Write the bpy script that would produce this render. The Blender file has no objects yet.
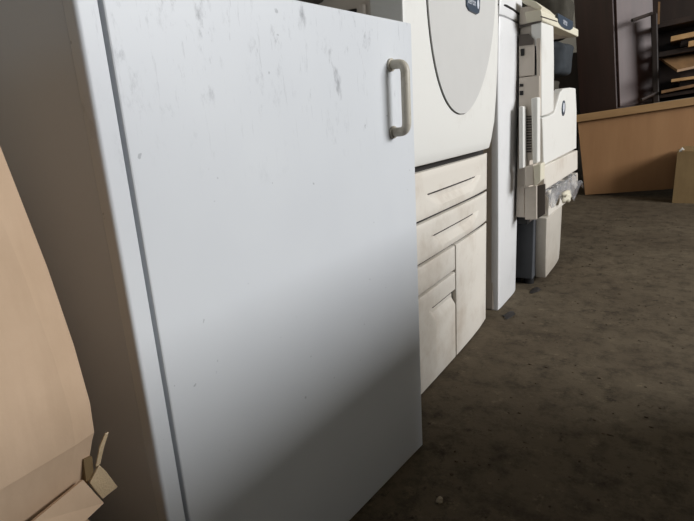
import bpy, bmesh, math, random
from mathutils import Vector, Matrix, noise
random.seed(7)
SC = bpy.context.scene
COL = SC.collection

# ------------------------------------------------------------------ camera
FPX, CX, CY, HC = 520.0, 347.0, 260.5, 0.75
_dn = Vector((470.27 - CX, 2195.6 - CY, FPX)).normalized()          # "down" seen by the camera (x right, y down, z forward)
_yx = 684.0 - CX
_y = Vector((_yx, -(_dn.x * _yx + _dn.z * FPX) / _dn.y, FPX)).normalized()
_z = -_dn
_x = _y.cross(_z)
R = Matrix((_x, _y, _z))                                            # camera coords -> world
CAM = Vector((0, 0, HC))
cd = bpy.data.cameras.new('camera')
cam = bpy.data.objects.new('camera', cd)
COL.objects.link(cam)
cd.sensor_width = 36.0
cd.lens = FPX / 694.0 * 36.0
cd.clip_start = 0.02
cm = Matrix.Identity(4)
for i in range(3):
    cm[i][0] = R[i][0]; cm[i][1] = -R[i][1]; cm[i][2] = -R[i][2]
cm.translation = CAM
cam.matrix_world = cm
SC.camera = cam

def ray(u, v): return R @ Vector((u - CX, v - CY, FPX))
def onX(u, v, X): r = ray(u, v); return CAM + r * ((X - CAM.x) / r.x)
def onY(u, v, Y): r = ray(u, v); return CAM + r * ((Y - CAM.y) / r.y)
def onZ(u, v, Z=0.0): r = ray(u, v); return CAM + r * ((Z - CAM.z) / r.z)

# ------------------------------------------------------------------ light
world = bpy.data.worlds.new('world'); SC.world = world
world.use_nodes = True
bg = world.node_tree.nodes['Background']
bg.inputs['Color'].default_value = (0.80, 0.90, 1.0, 1)
bg.inputs['Strength'].default_value = 1.0
def area_light(name, loc, rot, sx, sy, power, col):
    ld = bpy.data.lights.new(name, 'AREA'); ld.shape = 'RECTANGLE'
    ld.size = sx; ld.size_y = sy; ld.energy = power; ld.color = col
    o = bpy.data.objects.new(name, ld); COL.objects.link(o)
    o.location = loc; o.rotation_euler = rot
    return o
XW = 4.6
# daylight through the high window band in the right wall
area_light('window_daylight', (XW + 0.02, 2.7, 2.6), (0, math.radians(90), 0), 1.5, 3.4, 380, (0.985, 0.99, 1.0))
area_light('rear_fill', (.6, -3.22, 1.25), (math.radians(90), 0, math.radians(180)), 1.2, 2.1, 80, (0.93, 0.96, 1.0))  # fill light added behind the camera to lift the darker sides
SC.view_settings.view_transform = 'Standard'
SC.view_settings.look = 'None'
SC.view_settings.gamma = 1.0
SC.view_settings.use_curve_mapping = False
SC.view_settings.exposure = 0.0

# ------------------------------------------------------------------ materials
def rgb(r, g, b):
    f = lambda c: (c / 255 / 12.92) if c / 255 <= 0.04045 else ((c / 255 + 0.055) / 1.055) ** 2.4
    return (f(r), f(g), f(b), 1)
class NT:
    def __init__(s, name):
        s.m = bpy.data.materials.new(name); s.m.use_nodes = True
        s.t = s.m.node_tree; s.b = s.t.nodes['Principled BSDF']
        s.tc = s.t.nodes.new('ShaderNodeTexCoord')
    def n(s, kind, **kw):
        nd = s.t.nodes.new(kind)
        for k, v in kw.items():
            if k in nd.inputs: nd.inputs[k].default_value = v
            else: setattr(nd, k, v)
        return nd
    def l(s, a, b): s.t.links.new(a, b)
    def coords(s, scale=(1, 1, 1)):
        mp = s.n('ShaderNodeMapping'); mp.inputs['Scale'].default_value = scale
        s.l(s.tc.outputs['Object'], mp.inputs['Vector']); return mp.outputs['Vector']
    def noise(s, scale, detail=4, rough=.55, vec=None, stretch=(1, 1, 1)):
        nd = s.n('ShaderNodeTexNoise'); nd.inputs['Scale'].default_value = scale
        nd.inputs['Detail'].default_value = detail; nd.inputs['Roughness'].default_value = rough
        s.l(vec or s.coords(stretch), nd.inputs['Vector']); return nd.outputs['Fac']
    def ramp(s, fac, stops):
        nd = s.n('ShaderNodeValToRGB'); e = nd.color_ramp.elements
        while len(e) < len(stops): e.new(0.5)
        for el, (p, c) in zip(e, stops): el.position = p; el.color = c
        s.l(fac, nd.inputs['Fac']); return nd.outputs['Color']
    def mix(s, fac, a, b, mode='MIX'):
        nd = s.n('ShaderNodeMix', data_type='RGBA', blend_type=mode)
        for sock, v in ((nd.inputs[0], fac), (nd.inputs[6], a), (nd.inputs[7], b)):
            if hasattr(v, 'is_linked') or hasattr(v, 'links'): s.l(v, sock)
            else: sock.default_value = v
        return nd.outputs[2]
    def bump(s, h, strength=.2, dist=.01):
        nd = s.n('ShaderNodeBump'); nd.inputs['Strength'].default_value = strength; nd.inputs['Distance'].default_value = dist
        s.l(h, nd.inputs['Height']); s.l(nd.outputs['Normal'], s.b.inputs['Normal'])
    def base(s, c):
        if hasattr(c, 'links'): s.l(c, s.b.inputs['Base Color'])
        else: s.b.inputs['Base Color'].default_value = c
    def set(s, **kw):
        for k, v in kw.items(): s.b.inputs[k.replace('_', ' ')].default_value = v
B0, W1 = (0, 0, 0, 1), (1, 1, 1, 1)

def plain(name, c, rough=.5, var=.12, scale=14, spec=.4, metal=0, bump=0):
    t = NT(name)
    d = tuple(x * (1 - var) for x in c[:3]) + (1,)
    t.base(t.ramp(t.noise(scale, 5), [(.3, d), (.7, c)]))
    t.set(Roughness=rough, Metallic=metal); t.b.inputs['Specular IOR Level'].default_value = spec
    if bump: t.bump(t.noise(scale * 12, 3), bump, .002)
    return t.m
def grimy(name, c, dirt, amount=.5, rough=.45, stretch=(1, 1, 1), lo=.55, hi=.8, scale=7):
    t = NT(name)
    g1 = t.ramp(t.noise(scale, 8, .68, stretch=stretch), [(lo, B0), (hi, W1)])
    g2 = t.ramp(t.noise(60, 4, .6), [(.62, B0), (.78, W1)])
    f = t.n('ShaderNodeMath', operation='MULTIPLY'); t.l(g1, f.inputs[0]); f.inputs[1].default_value = amount
    c1 = t.mix(f.outputs[0], c, dirt)
    f2 = t.n('ShaderNodeMath', operation='MULTIPLY'); t.l(g2, f2.inputs[0]); f2.inputs[1].default_value = amount * .35
    t.base(t.mix(f2.outputs[0], c1, dirt))
    t.set(Roughness=rough); t.b.inputs['Specular IOR Level'].default_value = .4
    t.bump(t.noise(220, 2), .06, .001)
    return t.m

M = {}
# cabinet door: cool white laminate with scuffs near the top
t = NT('door_laminate')
sep = t.n('ShaderNodeSeparateXYZ'); t.l(t.tc.outputs['Object'], sep.inputs[0])
hm = t.n('ShaderNodeMapRange'); t.l(sep.outputs['Z'], hm.inputs['Value'])
hm.inputs['From Min'].default_value = .66; hm.inputs['From Max'].default_value = .86
def scuff(scale, stretch, lo, hi, rotx=0):
    mp = t.n('ShaderNodeMapping'); mp.inputs['Scale'].default_value = stretch; mp.inputs['Rotation'].default_value = (rotx, 0, 0)
    t.l(t.tc.outputs['Object'], mp.inputs['Vector'])
    return t.ramp(t.noise(scale, 6, .7, vec=mp.outputs['Vector']), [(lo, B0), (hi, W1)])
s1 = scuff(9, (1, 2.2, 1), .50, .64, .3)
s2 = scuff(34, (1, 1, .5), .52, .66, -.7)
s3 = scuff(16, (1, 7, .8), .60, .68, .12)
mm = t.n('ShaderNodeMath', operation='MULTIPLY'); t.l(s1, mm.inputs[0]); t.l(s2, mm.inputs[1])
ma = t.n('ShaderNodeMath', operation='MAXIMUM'); t.l(mm.outputs[0], ma.inputs[0])
m3 = t.n('ShaderNodeMath', operation='MULTIPLY'); t.l(s3, m3.inputs[0]); m3.inputs[1].default_value = .35; t.l(m3.outputs[0], ma.inputs[1])
mk = t.n('ShaderNodeMath', operation='MULTIPLY'); t.l(ma.outputs[0], mk.inputs[0]); t.l(hm.outputs[0], mk.inputs[1])
spk = t.ramp(t.noise(75, 2, .5), [(.735, B0), (.77, W1)])
sm = t.n('ShaderNodeMath', operation='MULTIPLY'); t.l(spk, sm.inputs[0]); sm.inputs[1].default_value = .5
mx = t.n('ShaderNodeMath', operation='MAXIMUM'); t.l(mk.outputs[0], mx.inputs[0]); t.l(sm.outputs[0], mx.inputs[1])
mf = t.n('ShaderNodeMath', operation='MULTIPLY'); t.l(mx.outputs[0], mf.inputs[0]); mf.inputs[1].default_value = .85
c0 = t.ramp(t.noise(3, 3), [(.3, rgb(206, 209, 213)), (.7, rgb(213, 216, 219))])
t.base(t.mix(mf.outputs[0], c0, rgb(110, 112, 118)))
t.set(Roughness=.42); t.b.inputs['Specular IOR Level'].default_value = .35
M['door'] = t.m
M['carcass'] = grimy('carcass_laminate', rgb(202, 207, 214), rgb(150, 148, 146), .12)
M['gasket'] = plain('grey_gasket', rgb(84, 92, 98), .6)
M['handle'] = grimy('beige_handle', rgb(190, 184, 170), rgb(120, 108, 90), .5, .4, lo=.5, hi=.7, scale=40)
M['white'] = grimy('copier_white', rgb(224, 223, 218), rgb(150, 132, 108), .22)
M['white_dirty'] = grimy('drawer_white', rgb(218, 212, 202), rgb(150, 126, 98), .55, lo=.48, hi=.8, scale=5)
M['base_white'] = grimy('base_cover_grey', rgb(186, 180, 170), rgb(130, 114, 94), .5, lo=.45, hi=.8, scale=5)
M['panel_grey'] = plain('oval_panel_grey', rgb(204, 203, 200), .4, .03)
M['tall_white'] = grimy('finisher_white', rgb(222, 222, 222), rgb(120, 112, 100), .18, .35)
M['taupe'] = grimy('copier_taupe', rgb(198, 188, 176), rgb(120, 107, 92), .3)
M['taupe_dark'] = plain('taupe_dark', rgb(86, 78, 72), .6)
M['cream'] = grimy('cream_plastic', rgb(218, 212, 192), rgb(150, 130, 100), .3)
M['slate'] = plain('slate_badge', rgb(62, 74, 88), .3, .05)
M['badge_silver'] = plain('badge_silver', rgb(210, 214, 222), .35, .05)
M['dark_grey'] = plain('dark_grey_plastic', rgb(74, 76, 80), .5, .2)
M['black'] = plain('black_plastic', rgb(22, 20, 20), .6, .3)
M['cushion'] = plain('charcoal_fabric', rgb(60, 64, 68), .85, .3, 25, .15, bump=.3)
M['cushion_olive'] = plain('olive_charcoal_fabric', rgb(72, 69, 62), .9, .3, 25, .1, bump=.3)
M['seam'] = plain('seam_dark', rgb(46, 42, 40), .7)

def card(name, c, d):
    t = NT(name)
    f = t.ramp(t.noise(5, 6, .6), [(.35, B0), (.75, W1)])
    fl = t.ramp(t.noise(90, 3, .5, stretch=(1, 1, .12)), [(.4, B0), (.7, W1)])
    c1 = t.mix(f, c, d)
    h = t.n('ShaderNodeMath', operation='MULTIPLY'); t.l(fl, h.inputs[0]); h.inputs[1].default_value = .12
    t.base(t.mix(h.outputs[0], c1, tuple(x * .7 for x in d[:3]) + (1,)))
    t.set(Roughness=.8); t.b.inputs['Specular IOR Level'].default_value = .2
    t.bump(t.noise(35, 5), .15, .004)
    return t.m
M['card'] = card('cardboard', rgb(196, 170, 144), rgb(180, 153, 126))
M['card_dull'] = card('cardboard_dull', rgb(136, 114, 80), rgb(120, 98, 68))
M['tape'] = plain('parcel_tape', rgb(190, 168, 136), .25, .2, 40, .6, bump=.4)

def wood(name, c, d, rough=.4, stretch=(1, 1, .15), spec=.4, scale=9):
    t = NT(name)
    g = t.noise(scale, 8, .62, stretch=stretch)
    t.base(t.ramp(g, [(.3, d), (.68, c)]))
    t.set(Roughness=rough); t.b.inputs['Specular IOR Level'].default_value = spec
    t.bump(t.noise(scale * 9, 3, stretch=stretch), .05, .002)
    return t.m
M['desk_wood'] = wood('desk_beech', rgb(170, 130, 92), rgb(158, 118, 82), .5)
M['desk_edge'] = wood('desk_edge', rgb(176, 142, 100), rgb(150, 116, 78), .5, (.15, 1, 1))
M['mahogany'] = wood('dark_mahogany', rgb(72, 44, 38), rgb(52, 30, 26), .58, spec=.8)
M['dark_wood'] = wood('dark_wood', rgb(52, 40, 34), rgb(34, 26, 22), .5)
M['pale_wood'] = wood('pale_wood', rgb(196, 158, 110), rgb(160, 124, 82), .6, (1, .2, 1))
M['mid_wood'] = wood('mid_wood', rgb(140, 108, 74), rgb(104, 78, 52), .6, (1, .2, 1))

t = NT('concrete_floor')
n1 = t.noise(1.3, 8, .62); n2 = t.noise(13, 10, .78); n3 = t.noise(26, 6, .72, stretch=(1, .8, 1)); n4 = t.noise(3.4, 5, .6)
cA = t.ramp(n1, [(.3, rgb(75, 65, 52)), (.55, rgb(92, 82, 67)), (.75, rgb(110, 99, 82))])
dk = t.ramp(n2, [(.47, B0), (.68, W1)])
fd = t.n('ShaderNodeMath', operation='MULTIPLY'); t.l(dk, fd.inputs[0]); fd.inputs[1].default_value = .85
cB = t.mix(fd.outputs[0], cA, rgb(44, 37, 28))
sp = t.ramp(n3, [(.55, B0), (.66, W1)]); s4 = t.ramp(n4, [(.45, B0), (.6, W1)])
fm = t.n('ShaderNodeMath', operation='MULTIPLY'); t.l(sp, fm.inputs[0]); t.l(s4, fm.inputs[1])
fm2 = t.n('ShaderNodeMath', operation='MULTIPLY'); t.l(fm.outputs[0], fm2.inputs[0]); fm2.inputs[1].default_value = .9
cC = t.mix(fm2.outputs[0], cB, rgb(38, 30, 23))
lt = t.ramp(t.noise(21, 8, .75), [(.58, B0), (.74, W1)])
fl = t.n('ShaderNodeMath', operation='MULTIPLY'); t.l(lt, fl.inputs[0]); fl.inputs[1].default_value = .35
t.base(t.mix(fl.outputs[0], cC, rgb(158, 142, 116)))
t.set(Roughness=.85); t.b.inputs['Specular IOR Level'].default_value = .2
t.bump(n3, .5, .006)
M['floor'] = t.m
M['plaster'] = plain('dingy_plaster', rgb(156, 151, 140), .9, .2, 2.5, .1, bump=.2)

t = NT('clear_plastic')
t.set(Roughness=.18); t.b.inputs['Base Color'].default_value = rgb(190, 192, 198)
t.b.inputs['Transmission Weight'].default_value = .55; t.b.inputs['IOR'].default_value = 1.2
t.b.inputs['Alpha'].default_value = .6
M['plastic'] = t.m
t = NT('window_glass'); t.set(Roughness=.1); t.b.inputs['Transmission Weight'].default_value = 1.0; t.b.inputs['IOR'].default_value = 1.02
M['glass'] = t.m

# ------------------------------------------------------------------ mesh helpers
def finish(name, bm, mat, parent=None, smooth=False, angle=35):
    bmesh.ops.recalc_face_normals(bm, faces=bm.faces[:])
    me = bpy.data.meshes.new(name); bm.to_mesh(me); bm.free()
    me.materials.append(mat)
    if smooth:
        for p in me.polygons: p.use_smooth = True
        try: me.set_sharp_from_angle(angle=math.radians(angle))
        except Exception: pass
    o = bpy.data.objects.new(name, me); COL.objects.link(o)
    if parent is not None:
        o.parent = parent
    return o
def tag(o, label, cat, group=None, kind=None):
    o['label'] = label; o['category'] = cat
    if group: o['group'] = group
    if kind: o['kind'] = kind
    return o
ROOTM = {}
def thing(name, label, cat, loc, rotz=0.0, rot=None, group=None):
    o = bpy.data.objects.new(name, None); COL.objects.link(o)
    o.location = loc; o.rotation_euler = rot or (0, 0, rotz); o.empty_display_size = .1
    tag(o, label, cat, group)
    ROOTM[o.name] = (Matrix.Translation(Vector(loc)) @ o.rotation_euler.to_matrix().to_4x4()).inverted()
    return o
def rootof(o):
    while o.parent: o = o.parent
    return o
def wpart(name, bm, mat, parent, smooth=False, angle=35):
    """geometry given in world coordinates"""
    bm.transform(ROOTM[rootof(parent).name])
    return finish(name, bm, mat, parent, smooth, angle)
def BM(): return bmesh.new()
def box(bm, lo, hi, bev=0.0, seg=2):
    r = bmesh.ops.create_cube(bm, size=1.0)
    vs = r['verts']
    for v in vs:
        v.co = Vector([(lo[i] + hi[i]) / 2 + v.co[i] * (hi[i] - lo[i]) for i in range(3)])
    if bev > 0:
        es = list({e for v in vs for e in v.link_edges})
        bmesh.ops.bevel(bm, geom=es, offset=bev, segments=seg, profile=.5, affect='EDGES')
    return bm
def bx(lo, hi, bev=0.0, seg=2): return box(BM(), lo, hi, bev, seg)
def prism(pts, axis, a, b, bev=0.0, seg=2, bm=None):
    bm = bm or BM()
    mk = {'x': lambda p, d: (d, p[0], p[1]), 'y': lambda p, d: (p[0], d, p[1]), 'z': lambda p, d: (p[0], p[1], d)}[axis]
    va = [bm.verts.new(mk(p, a)) for p in pts]; vb = [bm.verts.new(mk(p, b)) for p in pts]
    n = len(pts)
    fs = [bm.faces.new(va), bm.faces.new(vb[::-1])]
    for i in range(n): fs.append(bm.faces.new((va[i], vb[i], vb[(i + 1) % n], va[(i + 1) % n])))
    bmesh.ops.recalc_face_normals(bm, faces=fs)
    if bev > 0:
        es = list({e for v in va + vb for e in v.link_edges})
        bmesh.ops.bevel(bm, geom=es, offset=bev, segments=seg, profile=.5, affect='EDGES')
    return bm
def hexa(pts, bm=None, bev=0):
    """8 corners: 4 of one face, then the matching 4 of the opposite face"""
    bm = bm or BM()
    v = [bm.verts.new(p) for p in pts]
    for f in ((0, 1, 2, 3), (7, 6, 5, 4), (0, 4, 5, 1), (1, 5, 6, 2), (2, 6, 7, 3), (3, 7, 4, 0)):
        bm.faces.new([v[i] for i in f])
    if bev: bmesh.ops.bevel(bm, geom=list({e for q in v for e in q.link_edges}), offset=bev, segments=2, profile=.5, affect='EDGES')
    return bm
def slab(quad, th, bev=0):
    """a board: quad of four points, given thickness along its normal"""
    q = [Vector(p) for p in quad]
    n = (q[1] - q[0]).cross(q[3] - q[0]).normalized() * th
    return hexa(q + [p + n for p in q], bev=bev)
def tube(pts, r, seg=12, bm=None, flat=1.0):
    bm = bm or BM()
    P = [Vector(p) for p in pts]; rings = []
    up0 = None
    for i, p in enumerate(P):
        d = (P[min(i + 1, len(P) - 1)] - P[max(i - 1, 0)]).normalized()
        if up0 is None:
            up0 = Vector((0, 0, 1)) if abs(d.z) < .9 else Vector((1, 0, 0))
        a = d.cross(up0).normalized(); b = a.cross(d).normalized(); up0 = b
        rings.append([bm.verts.new(p + a * math.cos(2 * math.pi * k / seg) * r + b * math.sin(2 * math.pi * k / seg) * r * flat) for k in range(seg)])
    for i in range(len(rings) - 1):
        for k in range(seg):
            bm.faces.new((rings[i][k], rings[i][(k + 1) % seg], rings[i + 1][(k + 1) % seg], rings[i + 1][k]))
    bm.faces.new(rings[0][::-1]); bm.faces.new(rings[-1])
    return bm
def rounded_path(pts, rad, n=6):
    P = [Vector(p) for p in pts]; out = [P[0]]
    for i in range(1, len(P) - 1):
        a = (P[i - 1] - P[i]).normalized(); b = (P[i + 1] - P[i]).normalized()
        s, e = P[i] + a * rad, P[i] + b * rad
        for k in range(n + 1):
            q = k / n
            out.append(s * (1 - q) ** 2 + P[i] * 2 * q * (1 - q) + e * q * q)
    out.append(P[-1]); return out
def strip(rows, ncol, fx, back, edge=.004, cols=None, dfun=None):
    """a front shell facing +X. rows: (z, y_left, y_right); fx(y, z) -> x; walls run back to x = back"""
    bm = BM(); g = []
    ts = cols or [i / (ncol - 1) for i in range(ncol)]
    if edge and cols is None:
        w = abs(rows[0][2] - rows[0][1]) or .1
        ts = [0, edge * .3 / w, edge / w] + [i / (ncol - 1) for i in range(1, ncol - 1)] + [1 - edge / w, 1 - edge * .3 / w, 1]
    z0, z1 = rows[0][0], rows[-1][0]
    rr = list(rows)
    if edge:
        def at(z):
            for a, b in zip(rows, rows[1:]):
                if a[0] <= z <= b[0] and b[0] > a[0]:
                    q = (z - a[0]) / (b[0] - a[0]); return (z, a[1] + (b[1] - a[1]) * q, a[2] + (b[2] - a[2]) * q)
        rr = [rows[0], at(z0 + edge * .3), at(z0 + edge)] + [r for r in rows[1:-1]] + [at(z1 - edge), at(z1 - edge * .3), rows[-1]]
    for k, (z, yl, yr) in enumerate(rr):
        row = []
        for q in ts:
            y = yl + (yr - yl) * q
            e = 0
            if edge:
                d = min(y - yl, yr - y, z - z0, z1 - z)
                if d < edge: e = edge * (1 - math.sqrt(max(0, 1 - (1 - d / edge) ** 2)))
            x = fx(y, z) - e - (dfun(y, k, z) if dfun else 0)
            row.append(bm.verts.new((x, y, z)))
        g.append(row)
    for a, b in zip(g, g[1:]):
        for i in range(len(ts) - 1):
            bm.faces.new((a[i], a[i + 1], b[i + 1], b[i]))
    loop = g[0][:] + [r[-1] for r in g[1:-1]] + g[-1][::-1] + [r[0] for r in g[-2:0:-1]]
    bk = [bm.verts.new((back, v.co.y, v.co.z)) for v in loop]
    n = len(loop)
    for i in range(n): bm.faces.new((loop[i], loop[(i + 1) % n], bk[(i + 1) % n], bk[i]))
    bm.faces.new(bk)
    return bm
def text_mesh(name, body, size, origin, parent, mat, xdir=Vector((0, 1, 0)), ydir=Vector((0, 0, 1)), ext=.0006):
    cu = bpy.data.curves.new(name, 'FONT'); cu.body = body; cu.size = size; cu.extrude = ext
    cu.align_x = 'CENTER'; cu.align_y = 'CENTER'; cu.resolution_u = 3
    tmp = bpy.data.objects.new(name, cu); COL.objects.link(tmp)
    dg = bpy.context.evaluated_depsgraph_get()
    me = bpy.data.meshes.new_from_object(tmp.evaluated_get(dg))
    bpy.data.objects.remove(tmp); bpy.data.curves.remove(cu)
    zdir = xdir.cross(ydir)
    m = Matrix((xdir, ydir, zdir)).transposed().to_4x4(); m.translation = Vector(origin)
    bm = BM(); bm.from_mesh(me); bm.transform(m); bpy.data.meshes.remove(me)
    return wpart(name, bm, mat, parent)
def ellipse(cy, cz, a, b, n=28, tilt=0):
    return [(cy + a * math.cos(q) * math.cos(tilt) - b * math.sin(q) * math.sin(tilt), cz + a * math.cos(q) * math.sin(tilt) + b * math.sin(q) * math.cos(tilt)) for q in [2 * math.pi * k / n for k in range(n)]]

# ------------------------------------------------------------------ the room
def struct(name, bm, mat, label, cat):
    o = finish(name, bm, mat); tag(o, label, cat, kind='structure'); return o
XL, YB, YF, ZC = -1.75, 7.6, -3.2, 3.6
struct('floor', bx((XL - .2, YF - .2, -.12), (XW + .2, YB + .2, 0)), M['floor'], 'dirty brown concrete floor with dark stains', 'floor')
struct('ceiling', bx((XL - .2, YF - .2, ZC), (XW + .2, YB + .2, ZC + .12)), M['plaster'], 'dingy plaster ceiling above the storeroom', 'ceiling')
struct('wall_left', bx((XL - .2, YF, 0), (XL, YB, ZC)), M['plaster'], 'dingy wall behind the row of machines', 'wall')
struct('wall_back', bx((XL, YB, 0), (XW, YB + .2, ZC)), M['plaster'], 'olive plaster wall at the far end', 'wall')
b = BM()
box(b, (XL, YF - .2, 0), (0, YF, ZC)); box(b, (1.2, YF - .2, 0), (XW, YF, ZC)); box(b, (0, YF - .2, 2.3), (1.2, YF, ZC))  # opening put in for the added fill light
struct('wall_front', b, M['plaster'], 'dingy wall behind the camera', 'wall')
# right wall with a long high window
WY0, WY1, WZ0, WZ1 = 1.0, 4.4, 1.85, 3.35
b = BM()
box(b, (XW, YF, 0), (XW + .2, YB, WZ0)); box(b, (XW, YF, WZ1), (XW + .2, YB, ZC))
box(b, (XW, YF, WZ0), (XW + .2, WY0, WZ1)); box(b, (XW, WY1, WZ0), (XW + .2, YB, WZ1))
struct('wall_right', b, M['plaster'], 'dingy wall with a high window on the aisle side', 'wall')

# ------------------------------------------------------------------ storage cabinet (rotated 5.4 degrees)
ANG = -math.radians(5.37)
DIR = Vector((math.sin(-ANG), math.cos(ANG), 0)); NRM = Vector((DIR.y, -DIR.x, 0))
BR = onZ(422.8, 446)                                               # bottom corner of the door
cab = thing('storage_cabinet', 'white storage cabinet with a scuffed door and beige bow handle', 'cabinet', (BR.x, BR.y, 0), ANG)
W, HT, DEP = 0.648, 0.921, 0.52                                    # local: y along the door (0 = right edge), x out of the door
b = BM(); box(b, (-DEP, -W, 0), (-.021, -.002, HT - .002), .002)
finish('carcass', b, M['carcass'], cab)
# rounded stile left of the door
pts = [(-.0209, -W)] + [(-.005 + .005 * math.sin(a), -W + .005 - .005 * math.cos(a)) for a in [i * math.pi / 2 / 6 for i in range(7)]] + [(0, -W + .0245), (-.0209, -W + .0245)]
b = prism(pts, 'z', 0.0, HT)
finish('stile', b, M['door'], cab)
finish('door_gap_strip', bx((-.021, -W + .0245, .002), (-.012, -W + .0315, HT - .004)), M['gasket'], cab)
b = BM(); box(b, (-.02, -W + .0305, .003), (0.0, 0, HT), .0022, 2)
door = finish('door', b, M['door'], cab)
hp = [(-.005, -.080, .843), (.031, -.080, .843), (.031, -.080, .724), (-.005, -.080, .724)]
b = tube(rounded_path(hp, .016, 6), .0085, 14)
finish('handle', b, M['handle'], door, True)
for z in (.843, .724):
    finish('handle_foot', tube([(0, -.080, z), (.004, -.080, z)], .0115, 16), M['handle'], door, True)

# ------------------------------------------------------------------ large copier with oval front
PX = -.545
cop = thing('office_copier', 'large off-white copier with an oval front panel and paper drawers', 'copier', (-.9, 1.43, 0))
PY0, PY1 = 1.10, 1.802
wpart('body', bx((-1.22, PY0, .035), (PX - .03, PY1 - .004, 1.10), .008), M['taupe'], cop)
wpart('top_slab', bx((-1.22, PY0 - .01, 1.10), (-.53, PY1 + .04, 1.19), .012), M['white'], cop)
for y in (PY0 + .08, PY1 - .1):
    for x in (-1.12, -.68):
        wpart('caster', tube([(x, y - .015, .0225), (x, y + .015, .0225)], .0225, 14), M['black'], cop, True)
def pfx(y, z):
    q = (y - 1.42) / .35
    return PX - .003 * q * q - .007 * max(0, q) ** 4
def drawer(y0, y1, z0, z1, groove=None, name='drawer'):
    g = 0.0042
    y0 += g; y1 -= g; z0 += g; z1 -= g
    if groove:
        ga, gb, gz, dep, hh = groove
        zs = [z0] + [gz - hh + hh * k / 6 for k in range(7)] + [gz + .0005] + [gz + (z1 - gz) * k / 3 for k in (1, 2, 3)]
        rows = [(z, y0, y1) for z in zs]
        def dfun(y, k, z):
            if z > gz or z < gz - hh: return 0
            s = min((y - ga), (gb - y)) / (gb - ga)
            if s <= 0: return 0
            sl = min(1, s / .20)
            return dep * max(0, (z - (gz - hh * sl)) / (hh * sl)) * min(1, sl * 2.0) if z > gz - hh * sl else 0
        return strip(rows, 46, pfx, PX - .014, .004, dfun=dfun)
    return strip([(z0 + (z1 - z0) * k / 3, y0, y1) for k in range(4)], 20, pfx, PX - .014, .004)
Z1, Z2, Z3, Z4 = .618, .486, .373, .290
def grip_shade(parent, ga, gb, gz):
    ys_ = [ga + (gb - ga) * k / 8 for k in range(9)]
    wpart('grip_shadow', tube([(pfx(y, gz) - .004, y, gz - .0012) for y in ys_], .0034, 6), M['seam'], parent)  # dark bead standing in for the shade under the handle lip
d = wpart('drawer', drawer(PY0, PY1, Z2, Z1, (1.255, 1.70, .553, .030, .042)), M['white_dirty'], cop, True)
grip_shade(d, 1.265, 1.64, .553)
d = wpart('drawer', drawer(PY0, PY1, Z3, Z2, (1.275, 1.68, .436, .030, .042)), M['white_dirty'], cop, True)
grip_shade(d, 1.30, 1.62, .436)
wpart('drawer_fascia', drawer(PY0, 1.456, Z4, Z3), M['white_dirty'], cop, True)
# right tandem tray: an L of two joined shells kept as one front
b = drawer(1.456, PY1, .0, Z3)
wpart('tandem_drawer', b, M['white_dirty'], cop, True)
d = wpart('tandem_drawer', drawer(PY0, 1.456, .0, Z4, (1.25, 1.52, .232, .030, .05)), M['white_dirty'], cop, True)
grip_shade(d, 1.28, 1.448, .232)
wpart('toe_strip', bx((PX - .045, PY0 + .02, .012), (PX - .03, PY1 - .02, .05)), M['seam'], cop)
wpart('seam_plate', bx((PX - .05, PY0 + .004, .012), (PX - .026, PY1 - .006, .64)), M['seam'], cop)
# front cover and its oval panel
def cfx(y, z):
    q = (y - 1.40) / .43
    lip = .010 * max(0, 1 - (z - .632) / .10) ** 2
    return -.520 - .004 * q * q - .011 * max(0, q) ** 5 - lip
rows = []
for z, u, v in ((.632, 489.0, 149), (.66, 490.3, 140), (.72, 492.5, 120), (.80, 495, 94), (.88, 497, 68), (.96, 498, 43), (1.02, 498.2, 24), (1.098, 497, 0)):
    rows.append((z, PY0 - .008, onX(u, v, -.537).y))
cover = wpart('front_cover', strip(rows, 40, cfx, -.60, .006), M['white'], cop, True)
left = [(443.6, 100), (435, 74.9), (430.2, 51.8), (427.3, 32.6), (424.8, 0)]
right = [(473.8, 95), (481.4, 73.8), (487.6, 49), (491.6, 21.5), (493, 0)]
L = [onX(u, v, -.525) for u, v in [(460, 114), (452.2, 111), (446, 106)] + left]
Rr = [onX(u, v, -.53) for u, v in [(460, 114), (466, 109)] + right]
import numpy as np
zb = L[0].z
def fit(pl):                                                        # smooth flank of the oval: y as a cubic in sqrt(height above the tip)
    sq = np.array([math.sqrt(max(0, p.z - zb)) for p in pl]); yy = np.array([p.y - L[0].y for p in pl])
    A_ = np.stack([sq, sq ** 2, sq ** 3], 1)
    k = np.linalg.lstsq(A_, yy, rcond=None)[0]
    return lambda z: L[0].y + float(k[0] * math.sqrt(max(0, z - zb)) + k[1] * max(0, z - zb) + k[2] * max(0, z - zb) ** 1.5)
fL, fR = fit(L), fit(Rr)
def oval(grow, off, edge):
    rows = []
    for k in range(41):
        q = (k / 40) ** 2.2
        z = zb + .0008 + (1.094 - zb) * q
        a, c = fL(z), fR(z)
        w = max(.004, c - a); m = (a + c) / 2
        rows.append((z - grow * (1 - q), m - w / 2 - grow, m + w / 2 + grow))
    return strip(rows, 16, lambda y, z: cfx(y, z) + off, -.57, 0)
wpart('oval_seam', oval(.0022, .0008, 0), M['seam'], cover, True)
pan = wpart('oval_panel', oval(0, .0045, .002), M['panel_grey'], cover, True)
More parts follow.
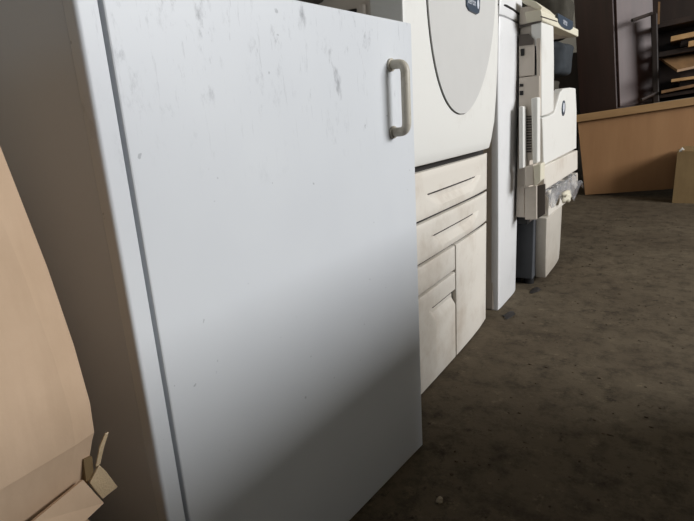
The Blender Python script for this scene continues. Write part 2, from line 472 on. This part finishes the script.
# badge
bp = [onX(u, v, -.512) for u, v in ((466.5, -9), (467, 6), (469.5, 10.5), (477, 14.3), (479.3, 13), (480, 8), (480.3, -4))]
b = prism([(p.y, p.z) for p in bp], 'x', -.53, -.5115, .0015)
badge = wpart('badge', b, M['slate'], pan)
c = onX(478.1, 4.2, -.511)
wpart('badge_emblem', prism(ellipse(c.y, c.z, .0085, .0125, 20), 'x', -.512, -.5105), M['badge_silver'], badge)
c = onX(471.8, 1.5, -.511)
text_mesh('badge_lettering', 'xerox', .026, (-.5108, c.y, c.z), badge, M['badge_silver'])
# left side of the copier seen above the cabinet
ys = PY0
wpart('side_panel', bx((-.593, ys - .006, .06), (-.54, ys + .004, 1.096), .002), M['taupe'], cop)
wpart('side_door', bx((-.98, ys - .006, .30), (-.601, ys + .004, 1.096), .003), M['taupe'], cop)
wpart('side_gap', bx((-.6015, ys - .004, .06), (-.5925, ys + .003, 1.09)), M['seam'], cop)
wpart('side_latch', bx((-.624, ys - .016, .966), (-.611, ys - .005, .996), .004), M['taupe'], cop)
wpart('side_slot', bx((-.662, ys - .010, .968), (-.636, ys - .004, .990), .002), M['black'], cop)
wpart('side_tray_hinge', prism([(-.80, 1.0), (-.725, 1.018), (-.70, 1.05), (-.80, 1.06)], 'y', ys - .03, ys - .004, .002), M['taupe_dark'], cop)

# ------------------------------------------------------------------ tall narrow unit
tall = thing('finisher_unit', 'tall narrow white unit standing between the two copiers', 'office machine', (-.85, 2.03, 0))
TX = -.54
wpart('body', bx((-1.15, 1.905, .0), (TX - .02, 2.150, 1.15), .006), M['taupe'], tall)
def tfx(y, z):
    q = abs(y - 2.03) / .137
    return TX - .005 * q ** 6
rows = [(0.0, 1.908, 2.184), (.3, 1.900, 2.176), (.6, 1.890, 2.164), (.9, 1.881, 2.152), (.985, 1.882, 2.154), (1.005, 1.882, 2.167), (1.058, 1.884, 2.170)]
wpart('front_door', strip(rows, 18, tfx, TX - .03, .006), M['tall_white'], tall, True)
rows = [(1.061, 1.884, 2.172), (1.10, 1.886, 2.175), (1.16, 1.888, 2.177)]
cap = wpart('top_cap', strip(rows, 14, tfx, TX - .04, .005), M['tall_white'], tall, True)
sl = [onX(u, v, TX + .0) for u, v in ((499, 3), (506, 5.6), (513, 9.6), (519.6, 14.6))]
wpart('slit', tube([(p.x + .0006 - .005 * (abs(p.y - 2.03) / .137) ** 6, p.y, p.z) for p in sl], .0038, 8), M['black'], cap, True)

# ------------------------------------------------------------------ second copier (multifunction) at the end of the row
mf = thing('multifunction_copier', 'cream copier with a hollow output bay and jutting control panel', 'copier', (-.75, 2.48, 0))
CXF = -.455
def yz(u, v, X=CXF): p = onX(u, v, X); return (p.y, p.z)
SY = 2.10
wpart('side_core', bx((-.532, SY, .335), (CXF - .03, SY + .10, 1.06), .002), M['taupe'], mf)
wpart('lower_body', bx((-1.05, SY + .10, .335), (CXF - .03, 2.86, .80), .006), M['taupe'], mf)
wpart('rear_column', bx((-1.05, SY + .10, .80), (-.80, 2.84, 1.062), .006), M['taupe'], mf)
wpart('side_column', bx((-.80, SY + .10, .80), (CXF - .02, SY + .145, 1.062), .004), M['taupe'], mf)
# scanner on top with control panel
wpart('scanner', bx((-1.05, SY + .10, 1.062), (CXF - .03, 2.80, 1.112), .004), M['taupe'], mf)
wpart('scanner_end', bx((-.532, SY - .02, 1.047), (CXF - .012, SY + .10, 1.105), .004), M['taupe'], mf)
tl, tr, br_, bl = yz(539, 9.5), yz(577, 29.5), yz(577, 37), yz(541, 21)
ctrl = wpart('control_panel', prism([bl, br_, tr, tl], 'x', CXF - .05, CXF + .006, .004), M['cream'], mf)
b = prism([yz(u, v, CXF + .006) for u, v in ((557.2, 13.2), (572.6, 21.6), (572.2, 28.6), (569.5, 30.3), (565, 29.2), (561, 26.5), (558, 22.5))], 'x', CXF, CXF + .009, .001)
bd = wpart('badge', b, M['slate'], ctrl)
c = yz(565.2, 22.2, CXF + .009)
text_mesh('badge_lettering', 'xerox', .036, (CXF + .0092, c[0], c[1]), bd, M['badge_silver'])
a, c = yz(541, 16.5, CXF + .006), yz(557, 21.5, CXF + .006)
wpart('panel_seam', tube([(CXF + .006, a[0], a[1]), (CXF + .006, (a[0] + c[0]) / 2, (a[1] + c[1]) / 2 + .0), (CXF + .006, c[0], c[1])], .0022, 6), M['taupe_dark'], ctrl)
# white flange over the scanner's side
fp = [onY(u, v, SY - .035) for u, v in ((541, 10), (535, 8.6), (529, 5.4), (523, 3.2), (521.5, 0), (529, -1), (536, 1.5), (542, 7.2))]
wpart('lid_flange', prism([(p.x, p.z) for p in fp], 'y', SY - .035, SY + .20, .002), M['cream'], mf)
# front column of the output bay
pts = [yz(541.2, 22), yz(553, 26), yz(553.6, 60), yz(553.2, 111), yz(548.5, 114.2), yz(541.3, 116.5)]
wpart('front_column', prism(pts, 'x', CXF - .035, CXF + .002, .004), M['white'], mf)
# main cover with the notch up to the bay
pts = [yz(541.4, 118), yz(548.7, 115.6), yz(553.8, 112.4), yz(556.5, 103), yz(559.5, 92.5), yz(563, 88.6), yz(570, 87.6), yz(574.8, 88.2), yz(575.8, 110), yz(575.6, 148.5), yz(560, 156.5), yz(543, 165.2)]
mc = wpart('main_cover', prism(pts, 'x', CXF - .035, CXF + .004, .005), M['white'], mf)
c = yz(563.4, 108.2, CXF + .005)
em = wpart('emblem', prism(ellipse(c[0], c[1], .036, .033, 26), 'x', CXF, CXF + .0075, .001), M['slate'], mc)
c = yz(563.6, 107.6, CXF + .008)
wpart('emblem_center', prism(ellipse(c[0], c[1], .020, .021, 22), 'x', CXF + .006, CXF + .0095), M['badge_silver'], em)  # paler oval inside the emblem
bay = [yz(553.8, 111), yz(556.5, 102.5), yz(559.5, 92), yz(563, 88.4)]
wpart('bay_floor', bx((-.80, SY + .15, .80), (CXF - .036, 2.80, .812), .003), M['taupe'], mf)
# drawers
DX = CXF + .012
pts = [yz(544.2, 166.3, DX), yz(577.6, 150.2, DX), yz(577.6, 169.4, DX), yz(546, 189.6, DX), yz(544.6, 189.2, DX)]
wpart('drawer', prism(pts, 'x', DX - .04, DX, .004), M['white_dirty'], mf)
pts = [yz(549, 191.2, DX - .012), yz(577.8, 172.6, DX - .012), yz(577.8, 186, DX - .012), yz(566, 203, DX - .012), yz(548.6, 216.4, DX - .012)]
wpart('lower_drawer', prism(pts, 'x', DX - .05, DX - .012, .004), M['white_dirty'], mf)
wpart('drawer_bay', bx((-.95, SY + .08, .29), (CXF - .05, 2.78, .345), .003), M['black'], mf)
# low base cabinet
wpart('base_body', bx((-1.0, 2.262, .028), (-.497, 2.72, .30), .004), M['dark_grey'], mf)
b = strip([(.022, 2.325, 2.66), (.08, 2.31, 2.70), (.2, 2.30, 2.715), (.296, 2.295, 2.72)], 12, lambda y, z: -.452 - .012 * max(0, (y - 2.5) / .2) ** 2, -.496, .006)
wpart('base_cover', b, M['base_white'], mf, True)
for x, y in ((-.52, 2.30), (-.94, 2.30), (-.52, 2.66), (-.94, 2.66)):
    wpart('foot', tube([(x, y, 0), (x, y, .03)], .022, 14), M['black'], mf, True)
wpart('base_neck', bx((-1.0, 2.20, .296), (-.50, 2.76, .337), .003), M['taupe_dark'], mf)
# fittings on the side that faces the camera
def side(name, px, y0, y1, mat, bev=.002, parent=mf):
    q = [onY(u, v, y0) for u, v in px]
    return wpart(name, prism([(p.x, p.z) for p in q], 'y', y0, y1, bev), mat, parent)
S1 = SY - .012
side('scanner_seam', [(519, 25.6), (541, 20.4), (541, 22.2), (519, 27.8)], SY - .022, SY - .010, M['taupe_dark'], 0)
side('side_cover', [(519, 36), (528, 35), (533, 40), (534.4, 45), (534.2, 75.2), (519, 77)], S1, SY + .004, M['taupe'])
side('side_recess', [(519, 34.6), (528.6, 33.6), (533.4, 38.8), (533.6, 44.4), (524, 45.4), (519, 46)], S1 - .004, S1 + .004, M['taupe_dark'], 0)
side('side_slot', [(520.6, 49), (524, 48.6), (524, 55.5), (520.6, 56)], S1 - .004, S1 + .004, M['black'], 0)
side('side_rib', [(536.2, 36), (540.6, 35), (540.4, 116), (537.4, 116)], S1 + .002, SY + .004, M['taupe'])
side('side_seam', [(534.6, 36), (536, 38), (536, 75), (534.6, 75)], S1 + .006, SY + .002, M['black'], 0)
side('hatch', [(519, 78), (539.4, 75.6), (539.2, 99), (519, 101)], S1 - .004, SY + .004, M['taupe'])
for v in (84, 91):
    side('hatch_slot', [(519.6, v), (523, v - .2), (523, v + 2.6 + (v - 84) * .2), (519.6, v + 2.8 + (v - 84) * .2)], S1 - .008, S1, M['black'], 0)
S2 = SY - .05
dux = side('duplex_cover', [(531, 98.4), (537, 97.0), (537.8, 98.2), (537.6, 163), (532.6, 164.2)], S2, SY - .002, M['white'], .004)
side('duplex_fin', [(519, 106.5), (522.6, 106.2), (523.2, 107.5), (523.4, 168), (519, 169)], S2 - .03, SY - .03, M['white'], .003)
vp = side('vent_panel', [(519, 99.5), (531.5, 98.6), (532.8, 160), (519, 162)], SY - .028, SY, M['taupe'], 0)
for k in range(14):
    v = 116 + k * 2.7
    side('vent_slat', [(524.2, v), (531.2, v - .3), (531.2, v + 1.2), (524.2, v + 1.5)], SY - .034, SY - .026, M['taupe_dark'], 0, vp)
side('bypass_block', [(524.6, 167), (533.4, 164.6), (534, 184.5), (525, 187)], S2 - .02, SY - .002, M['taupe'], .003)
q = [onY(u, v, S2 - .022) for u, v in ((533.2, 166), (540.8, 163.6), (540.6, 180.6), (534.4, 186.2))]
wpart('bypass_tray', prism([(p.x, p.z) for p in q], 'y', S2 - .022, SY - .002, .003), M['cream'], mf)
side('lower_panel', [(525, 188), (536.5, 185.5), (536.5, 219.6), (525, 219.6)], SY - .012, SY + .006, M['taupe'], .002)
side('lower_post', [(519, 186), (524.4, 185.6), (524.4, 216), (519, 216)], SY - .004, SY + .006, M['taupe'], .002)
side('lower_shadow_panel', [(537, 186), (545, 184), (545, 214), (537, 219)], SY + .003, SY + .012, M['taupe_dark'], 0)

# crumpled clear plastic bag lying in the open lower drawer
def bag():
    bm = BM(); g = []
    A, Bq = onX(549, 190.2, DX), onX(578, 171.5, DX)
    nu, nv = 26, 16
    for j in range(nv):
        row = []
        for i in range(nu):
            s, q = i / (nu - 1), j / (nv - 1)
            y = A.y + (Bq.y - A.y) * (.02 + .84 * s)
            n = noise.noise(Vector((s * 7, q * 5, 1.3))) * .030 + noise.noise(Vector((s * 17, q * 12, 4))) * .012
            x = DX - .075 + q * (.085 + .03 * s) + n * .5
            z = A.z - .012 + .012 * math.sin(q * 3) - (max(0, q - .45) / .55) ** 1.6 * (.035 + .045 * s + .030 * math.sin(s * 19)) + n
            z = min(z, A.z - .004) if q < .45 else z
            row.append(bm.verts.new((x, y, z)))
        g.append(row)
    for a, b in zip(g, g[1:]):
        for i in range(nu - 1): bm.faces.new((a[i], a[i + 1], b[i + 1], b[i]))
    bmesh.ops.solidify(bm, geom=bm.faces[:], thickness=.0008)
    return bm
o = finish('plastic_bag', bag(), M['plastic'], None, True, 80)
tag(o, 'crumpled clear plastic bag hanging out of the far copier drawer', 'plastic bag')
def lump(bm, c, r, seed, amp=.25, sub=3):
    n0 = len(bm.verts)
    res = bmesh.ops.create_icosphere(bm, subdivisions=sub, radius=1)
    for v in res['verts']:
        k = 1 + amp * noise.noise(v.co * 1.9 + Vector((seed, 0, 0)))
        v.co = Vector((v.co.x * r[0] * k + c[0], v.co.y * r[1] * k + c[1], v.co.z * r[2] * k + c[2]))
    return bm
c = onX(565.5, 196.5, DX + .02)
o = finish('foam_offcut', lump(BM(), (c.x, c.y, c.z), (.022, .045, .026), 3, .5), M['cream'], None, True, 60)
tag(o, 'cream foam scrap caught below the plastic bag on the drawer', 'foam scrap')

# ------------------------------------------------------------------ dark stuff behind the second copier
u = thing('black_pedestal', 'black pedestal in the shade behind the far copier', 'pedestal', (-.8, 3.13, 0))
wpart('body', bx((-1.15, 2.96, .0), (-.63, 3.30, .80), .008), M['black'], u)
wpart('top', bx((-1.17, 2.94, .80), (-.62, 3.32, .828), .006), M['black'], u)
def pad(name, lo, hi, mat, label, seed, gather):
    bm = BM(); nu, nv = 40, 24
    c = [(a + b) / 2 for a, b in zip(lo, hi)]; h = [(b - a) / 2 for a, b in zip(lo, hi)]
    rings = []
    for j in range(nv + 1):
        th = -math.pi / 2 + math.pi * j / nv; row = []
        for i in range(nu):
            ph = 2 * math.pi * i / nu
            se = lambda w, e: math.copysign(abs(w) ** e, w)
            x = se(math.cos(th), .35) * se(math.cos(ph), .35); y = se(math.cos(th), .35) * se(math.sin(ph), .35); z = se(math.sin(th), .35)
            w = gather * math.sin(i * 2 * math.pi * 9 / nu * 1.0) * max(0, math.sin(th)) ** .5 * (1 - abs(z) ** 8 * .5)
            n = noise.noise(Vector((x * 2 + seed, y * 2, z * 2))) * .06
            row.append(bm.verts.new((c[0] + h[0] * (x * (1 + w + n)), c[1] + h[1] * y * (1 + w + n), c[2] + h[2] * z * (1 + n * .3))))
        rings.append(row)
    for a, b in zip(rings, rings[1:]):
        for i in range(nu): bm.faces.new((a[i], a[(i + 1) % nu], b[(i + 1) % nu], b[i]))
    bmesh.ops.remove_doubles(bm, verts=bm.verts[:], dist=1e-5)
    o = finish(name, bm, mat, None, True, 70); tag(o, label, 'cushion', 'dark cushions stacked behind the far copier'); return o
pad('seat_cushion', (-1.0, 2.98, .829), (-.60, 3.30, .898), M['cushion_olive'], 'thin olive-grey cushion at the bottom of the cushion stack behind the copier', 1, .03)
pad('seat_cushion', (-1.02, 2.98, .905), (-.535, 3.30, 1.085), M['cushion'], 'thick charcoal cushion seen through the bay of the far copier', 5, .04)
pad('seat_cushion', (-1.06, 3.0, 1.095), (-.54, 3.30, 1.315), M['cushion_olive'], 'olive-grey cushion on top of the stack above the control panel', 9, .05)

# ------------------------------------------------------------------ desk, tilted, at the far end
DY = 4.9
dk_ = thing('reception_desk', 'beech-coloured desk leaning with its plain front to the aisle', 'desk', (-.2, 5.2, 0))
P = lambda u, v, Y=DY: onY(u, v, Y)
def ext(a, b, X):                                                   # carry a line on to x = X
    return a + (b - a) * ((X - a.x) / (b.x - a.x))
pTL, pTR = P(577.5, 121.5), P(694, 104.5); pTR = ext(pTL, pTR, .95)
pBL, pBR = P(585, 195), P(672, 189); pBR = ext(pBL, pBR, .95)
th = Vector((0, .025, 0))
wpart('front_panel', hexa([pBL, pBR, pTR, pTL] + [p + th for p in (pBL, pBR, pTR, pTL)], bev=.002), M['desk_wood'], dk_)
eTL, eTR = P(574.5, 115.3), P(694, 97.2); eTR = ext(eTL, eTR, 1.0)
eBL, eBR = P(575, 122.6), P(694, 105); eBR = ext(eBL, eBR, 1.0)
o1, o2 = Vector((0, -.03, 0)), Vector((0, .62, 0))
wpart('worktop', hexa([p + o1 for p in (eBL, eBR, eTR, eTL)] + [p + o2 for p in (eBL, eBR, eTR, eTL)], bev=.003), M['desk_edge'], dk_)
dd = Vector((0, .55, 0))
for X0, nm in ((0, 'side_panel'), (1, 'side_panel')):
    a, c = (pBL, pTL) if X0 == 0 else (pBR, pTR)
    s = Vector((.022, 0, 0)) * (1 if X0 == 0 else -1)
    wpart(nm, hexa([a + th, c + th, c + s + th, a + s + th] + [a + dd, c + dd, c + s + dd, a + s + dd]), M['desk_wood'], dk_)
TILT = math.atan2((eTR - eTL).z, (eTR - eTL).x)
def top_z(x): return eTL.z + (x - eTL.x) * math.tan(TILT)
o = finish('wooden_block', bx((.70, 4.98, 0), (.93, 5.3, pBL.z + (pBR - pBL).z * (.72 - pBL.x) / (pBR.x - pBL.x) - .004), .004), M['mid_wood'])
tag(o, 'rough wooden block propping up the far end of the desk', 'block')

# mahogany cupboard standing on the desk, turned so that two faces show
rt = (0, -TILT - .03, 0)
CPZ = top_z(-.46)
cup = thing('mahogany_cupboard', 'tall dark mahogany cupboard standing on the desk', 'cupboard', (-.455, 5.0, top_z(-.455) + .001), rot=(0, -TILT, math.radians(36)))
cup.rotation_mode = 'ZYX'
# local: corner edge toward camera at origin; x' along right face, y' along left face
w1, w2, hh = .31, .60, 1.05
finish('carcass', bx((0.004, .004, .0), (w1, w2, hh), .003), M['mahogany'], cup)
finish('door_panel', bx((.006, -.016, .012), (w1 - .004, .003, hh - .01), .003), M['mahogany'], cup)
finish('side_panel', bx((-.014, .006, .0), (.003, w2 + .004, hh), .003), M['mahogany'], cup)

# shelving rack with loose boards
rk = thing('wooden_rack', 'dark wooden rack full of loose boards behind the desk', 'rack', (.15, 5.2, top_z(-.1)), rot=(0, -TILT, 0))
RB = Vector((.15, 5.2, top_z(-.1)))
RM = ROOTM[rk.name]
def loc(u, v, Y): return RM @ P(u, v, Y)
YK = 5.0
p0, p1 = loc(651.2, 9, YK), loc(652.6, 96.5, YK); p2 = loc(661, 96, YK)
zb0 = (RM @ Vector((-.2, 5.0, top_z(-.2)))).z + .003
finish('post', bx((p1.x, p1.y - .0, zb0), (p2.x - .012, p1.y + .06, .70), .008), M['dark_wood'], rk)
finish('post', bx((.9, p1.y, zb0), (.96, p1.y + .06, .70), .008), M['dark_wood'], rk)
finish('back_panel', bx((p1.x - .03, p1.y + .42, zb0), (.96, p1.y + .44, .95), .002), M['dark_wood'], rk)
shelves = []
for v0, v1 in ((91.5, 95), (48, 53), (17.5, 23)):
    a, c = loc(680, v0, YK), loc(680, v1, YK)
    finish('shelf', bx((p1.x + .04, p1.y + .02, c.z), (.93, p1.y + .42, a.z), .002), M['dark_wood'], rk)
    shelves.append(a.z)
# stub rails poking out left of the post
for (ua, va), (ub, vb) in (((632, 20.5), (652, 13.5)), ((641, 100), (656, 93))):
    a, c = loc(ua, va, YK - .12), loc(ub, vb, YK + .01)
    finish('rail', tube([a, c], .013, 8), M['dark_wood'], rk)

RW = RM.inverted()
def board(label, quad_px, Y, depth, th, mat, yaw=0, name='board', lift=0):
    """a loose board: front lower edge traced from the photo, depth running back"""
    a, c = P(*quad_px[0], Y), P(*quad_px[1], Y)
    d = Vector((math.sin(yaw), math.cos(yaw), 0)) * depth
    up = Vector((0, 0, th))
    o = finish(name, hexa([a, c, c + up, a + up] + [a + d, c + d, c + d + up, a + d + up], bev=.0015), mat)
    return tag(o, label, 'board', 'loose boards in the rack')
def extq(q, Y, X):
    a, c = P(*q[0], Y), P(*q[1], Y)
    return a, ext(a, c, X)
def board2(label, q, Y, X, depth, th, mat, name='board'):
    a, c = extq(q, Y, X)
    d = Vector((0, depth, 0)); up = Vector((0, 0, th))
    o = finish(name, hexa([a, c, c + up, a + up] + [a + d, c + d, c + d + up, a + d + up], bev=.0015), mat)
    return tag(o, label, 'board', 'loose boards in the rack')
board2('brown board lying lowest in the rack just above the desk top', ((661, 93.6), (694, 87)), 4.97, .3, .40, .022, M['mid_wood'])
board2('pale-edged board above the lowest board, its end near the post', ((671, 82.2), (694, 79)), 4.96, .3, .42, .022, M['pale_wood'])
board2('thick pale plank below the top shelf of the rack', ((670.5, 41.5), (694, 36.5)), 4.97, .3, .40, .036, M['pale_wood'])
board2('short pale offcut under the thick plank at the picture edge', ((688, 47), (694, 45.8)), 4.965, .2, .06, .040, M['pale_wood'], 'wood_offcut')
# the board turned corner-on
A, Cn, E2 = P(659, 59.6, 5.12), P(677, 72.2, 4.86), P(712, 64.8, 5.0)
D4 = A + (E2 - Cn)
up = Vector((0, 0, .018))
o = finish('board', hexa([A, Cn, E2, D4] + [p + up for p in (A, Cn, E2, D4)], bev=.001), M['mid_wood'])
tag(o, 'olive-brown board with pale edges jutting corner first from the rack', 'board', 'loose boards in the rack')
q = [P(657.6, 24.5, 4.97), P(659.6, 24.3, 4.97), P(660.2, 2, 4.97), P(658.2, 2, 4.97)]
o = finish('wood_strip', slab(q, .015), M['mid_wood']); tag(o, 'short upright wooden strip beside the top of the rack post', 'strip')

# dark wardrobe added so the gap beside the desk reads black
wd = thing('added_wardrobe', 'dark wardrobe added to blacken the gap between the copier and the desk', 'wardrobe', (-1.25, 5.85, 0))
wpart('carcass', bx((-1.72, 5.62, .05), (-.84, 6.1, 1.24), .004), M['dark_wood'], wd)
wpart('plinth', bx((-1.70, 5.66, 0), (-.86, 6.08, .05)), M['dark_wood'], wd)
for x in (-1.71, -1.275):
    wpart('door', bx((x, 5.602, .06), (x + .43, 5.622, 1.23), .003), M['dark_wood'], wd)
# dark boxes that carry the loose boards
def carrier(lab, q0, th0, top, x0, x1):
    a, c = P(*q0[0], q0[2]), P(*q0[1], q0[2])
    zl = lambda x: a.z + (c.z - a.z) * (x - a.x) / (c.x - a.x) + th0 + .001
    zt = top
    f = [Vector((x0, 5.04, zl(x0))), Vector((x1, 5.04, zl(x1))), Vector((x1, 5.04, zt(x1))), Vector((x0, 5.04, zt(x0)))]
    o = finish('wooden_box', hexa(f + [p + Vector((0, .3, 0)) for p in f]), M['dark_wood']); tag(o, lab, 'box')
a2, c2 = P(671, 82.2, 4.96), P(694, 79, 4.96)
carrier('dark wooden box on the lowest board in the rack', ((661, 93.6), (694, 87), 4.97), .022, lambda x: a2.z + (c2.z - a2.z) * (x - a2.x) / (c2.x - a2.x) - .001, -.04, .26)
carrier('dark wooden box on the second board in the rack', ((671, 82.2), (694, 79), 4.96), .022, lambda x: min(A.z, Cn.z, E2.z) - .002, -.04, .2)
a3, c3 = P(670.5, 41.5, 4.97), P(694, 36.5, 4.97)
carrier('dark wooden box under the thick pale plank in the rack', ((661, 49.6), (694, 45.4), 5.0), .003, lambda x: a3.z + (c3.z - a3.z) * (x - a3.x) / (c3.x - a3.x) - .001, -.06, .2)
# far cardboard box
bl_, br2 = onZ(672, 203), onZ(694, 204.4)
yb = bl_.y
bz = onY(673.6, 152, yb).z
fb = thing('cardboard_box', 'dull cardboard box on the floor before the desk, cut by the picture edge', 'box', (bl_.x + .2, yb + .14, 0))
x0, x1 = bl_.x, bl_.x + .42
t_ = .006
wpart('front_wall', hexa([Vector((x0, yb, 0)), Vector((x1, yb, 0)), Vector((x1, yb, bz)), Vector((x0 + .002, yb, bz))] + [Vector((x0, yb + t_, 0)), Vector((x1, yb + t_, 0)), Vector((x1, yb + t_, bz)), Vector((x0 + .002, yb + t_, bz))]), M['card_dull'], fb)
wpart('side_wall', bx((x0, yb + t_, 0), (x0 + t_, yb + .28, bz)), M['card_dull'], fb)
wpart('side_wall', bx((x1 - t_, yb + t_, 0), (x1, yb + .28, bz)), M['card_dull'], fb)
wpart('back_wall', bx((x0 + t_, yb + .274, 0), (x1 - t_, yb + .28, bz)), M['card_dull'], fb)
wpart('bottom', bx((x0 + t_, yb + t_, 0), (x1 - t_, yb + .274, .006)), M['card_dull'], fb)
wpart('top_flap', slab([(x0 + .03, yb + .004, bz - .002), (x1, yb + .004, bz - .002), (x1, yb + .10, bz + .028), (x0 + .03, yb + .10, bz + .028)], .005), M['card_dull'], fb)
wpart('packing_corner', prism([(x0 + .006, bz - .02), (x0 + .05, bz - .02), (x0 + .045, bz + .012), (x0 + .028, bz + .028), (x0 + .012, bz + .006)], 'y', yb + .03, yb + .09, .002), M['white'], fb)

# ------------------------------------------------------------------ cartons at the left, close to the camera
KX = -.47
def K(u, v, x=KX): return onX(u, v, x)
ct = thing('cardboard_carton', 'large tan cardboard carton with a torn taped corner beside the cabinet', 'carton', (-.7, 0, .30))
# body: lofted rings from crushed bottom to top, front face at x = KX, far end near the cabinet
e0, e1 = K(98, 440), K(0, 137)
lean = (e1.y - e0.y) / (e1.z - e0.z)
def ring(z, inset, bulge):
    ye = e0.y + (z - e0.z) * lean - inset
    xf = KX + bulge - inset * .9
    return [(-.93, -.42 + inset), (-.93, ye - .02), (-.92, ye), (xf - .012, ye), (xf - .004, ye - .004), (xf, ye - .026), (xf + .004, ye - .12), (xf + .003, ye - .3), (xf, -.42 + inset)]
bm = BM(); rg = []
for z, ins, bl in ((.362, .024, 0), (.385, .018, .0), (.41, .011, .0), (e0.z - .014, .004, 0), (e0.z, .0, 0), (e0.z + .010, -.003, .001), (.50, -.006, .002), (.56, -.007, .003), (.64, -.006, .003), (.72, -.003, .002), (.80, 0, .001), (.86, .002, 0)):
    rg.append([bm.verts.new((x, y, z)) for x, y in ring(z, ins, bl)])
for a, b in zip(rg, rg[1:]):
    for i in range(len(a)): bm.faces.new((a[i], a[(i + 1) % len(a)], b[(i + 1) % len(a)], b[i]))
bm.faces.new(rg[0][::-1]); bm.faces.new(rg[-1])
body = wpart('carton_body', bm, M['card'], ct, True, 7)
# long crease strip of tape along the corner
q = [K(52, 300, KX + .009), K(63, 296, KX + .009), K(93, 432, KX + .003), K(80, 440, KX + .003)]
q0 = [K(82, 470, KX - .012), K(93, 452, KX - .012), K(101, 466, KX - .016), K(90, 486, KX - .016)]
hp_ = [K(u_, v_, KX - .006) for u_, v_ in ((82.5, 459), (91, 456), (92.5, 470), (91, 478), (85, 481))]
wpart('torn_hole', prism([(p.y, p.z) for p in hp_], 'x', KX - .03, KX - .004), plain('carton_inside', rgb(112, 92, 62), .9), ct)
fp_ = [K(u_, v_, KX - .001) for u_, v_ in ((90, 483), (99.5, 465), (106, 471), (118, 487), (103, 499), (95, 490))]
wpart('torn_flap', prism([(p.y, p.z) for p in fp_], 'x', KX - .004, KX - .001, .0006), M['tape'], ct)
fp_ = [K(u_, v_, KX) for u_, v_ in ((96, 467), (100.5, 464), (104.5, 446), (109, 432), (105.5, 434), (100, 447))]
wpart('torn_sliver', prism([(p.y, p.z) for p in fp_], 'x', KX - .002, KX, .0004), M['tape'], ct)
# carton under it
lc = thing('cardboard_carton', 'lower cardboard carton squeezed under the torn carton', 'carton', (-.7, 0, 0))
ye = K(108, 521).y
wpart('carton_body', bx((-.93, -.40, 0), (KX + .0, ye, .358), .012, 3), M['card'], lc, True)
wpart('carton_flap', slab([K(30, 524, KX + .010), K(83, 480, KX + .002), K(104, 503, KX + .004), K(82, 524, KX + .012)], .004), M['card'], lc)

# ------------------------------------------------------------------ unseen sideboard added to shade the lower cabinet door and the floor
def shade_block(x0, x1, y0, y1, h, label):
    d = thing('added_sideboard', label, 'sideboard', ((x0 + x1) / 2, (y0 + y1) / 2, 0))
    wpart('carcass', bx((x0 + .02, y0 + .01, .06), (x1, y1 - .01, h - .03), .004), M['dark_wood'], d)
    wpart('top', bx((x0, y0, h - .03), (x1, y1, h), .004), M['dark_wood'], d)
    wpart('plinth', bx((x0 + .05, y0 + .03, 0), (x1 - .02, y1 - .03, .06)), M['dark_wood'], d)
    n = max(1, round((y1 - y0) / .5)); w = (y1 - y0 - .04) / n
    for k in range(n):
        dr = wpart('door', bx((x0 + .002, y0 + .02 + k * w + .004, .08), (x0 + .02, y0 + .02 + (k + 1) * w - .004, h - .05), .003), M['dark_wood'], d)
        wpart('handle', bx((x0 - .012, y0 + .02 + k * w + .05, h * .6), (x0 + .003, y0 + .02 + k * w + .065, h * .6 + .1), .003), M['badge_silver'], dr)
shade_block(.36, .84, -.08, 1.52, .75, 'dark sideboard added out of view to shade the lower cabinet door')

# ------------------------------------------------------------------ grit on the floor
bm = BM()
for k in range(420):
    y = .7 + random.random() ** 1.3 * 3.4
    x = random.uniform(-.55 + .03 * y, .25 + .12 * y)
    if x < -.40 and y < 1.2: x = random.uniform(-.38, .2)
    r = random.uniform(.001, .0034)
    lump(bm, (x, y, r * .45), (r * random.uniform(.8, 2.2), r * random.uniform(.8, 1.6), r * .6), k, .5, 1)
o = finish('grit', bm, M['mid_wood'] if False else plain('grit', rgb(84, 70, 54), .9, .5, 90), None)
tag(o, 'fine grit and crumbs scattered over the concrete floor', 'grit', kind='stuff')
c = onZ(439.5, 502)
o = finish('pebble', lump(BM(), (c.x, c.y, .004), (.007, .009, .005), 2, .4, 2), plain('pebble_stone', rgb(150, 138, 118), .9), None, True)
tag(o, 'small pale pebble on the floor near the cabinet corner', 'pebble')
for k, (u_, v_, lab) in enumerate(((503.5, 316.5, 'flat dark scrap on the floor below the tall narrow unit'), (531, 291.5, 'dark scrap on the floor under the far copier'))):
    c = onZ(u_, v_)
    o = finish('rubber_scrap', lump(BM(), (c.x + .015, c.y + .02, .002), (.016, .045, .0025), 11 + k, .6, 2), M['seam'], None, True)
    tag(o, lab, 'scrap')
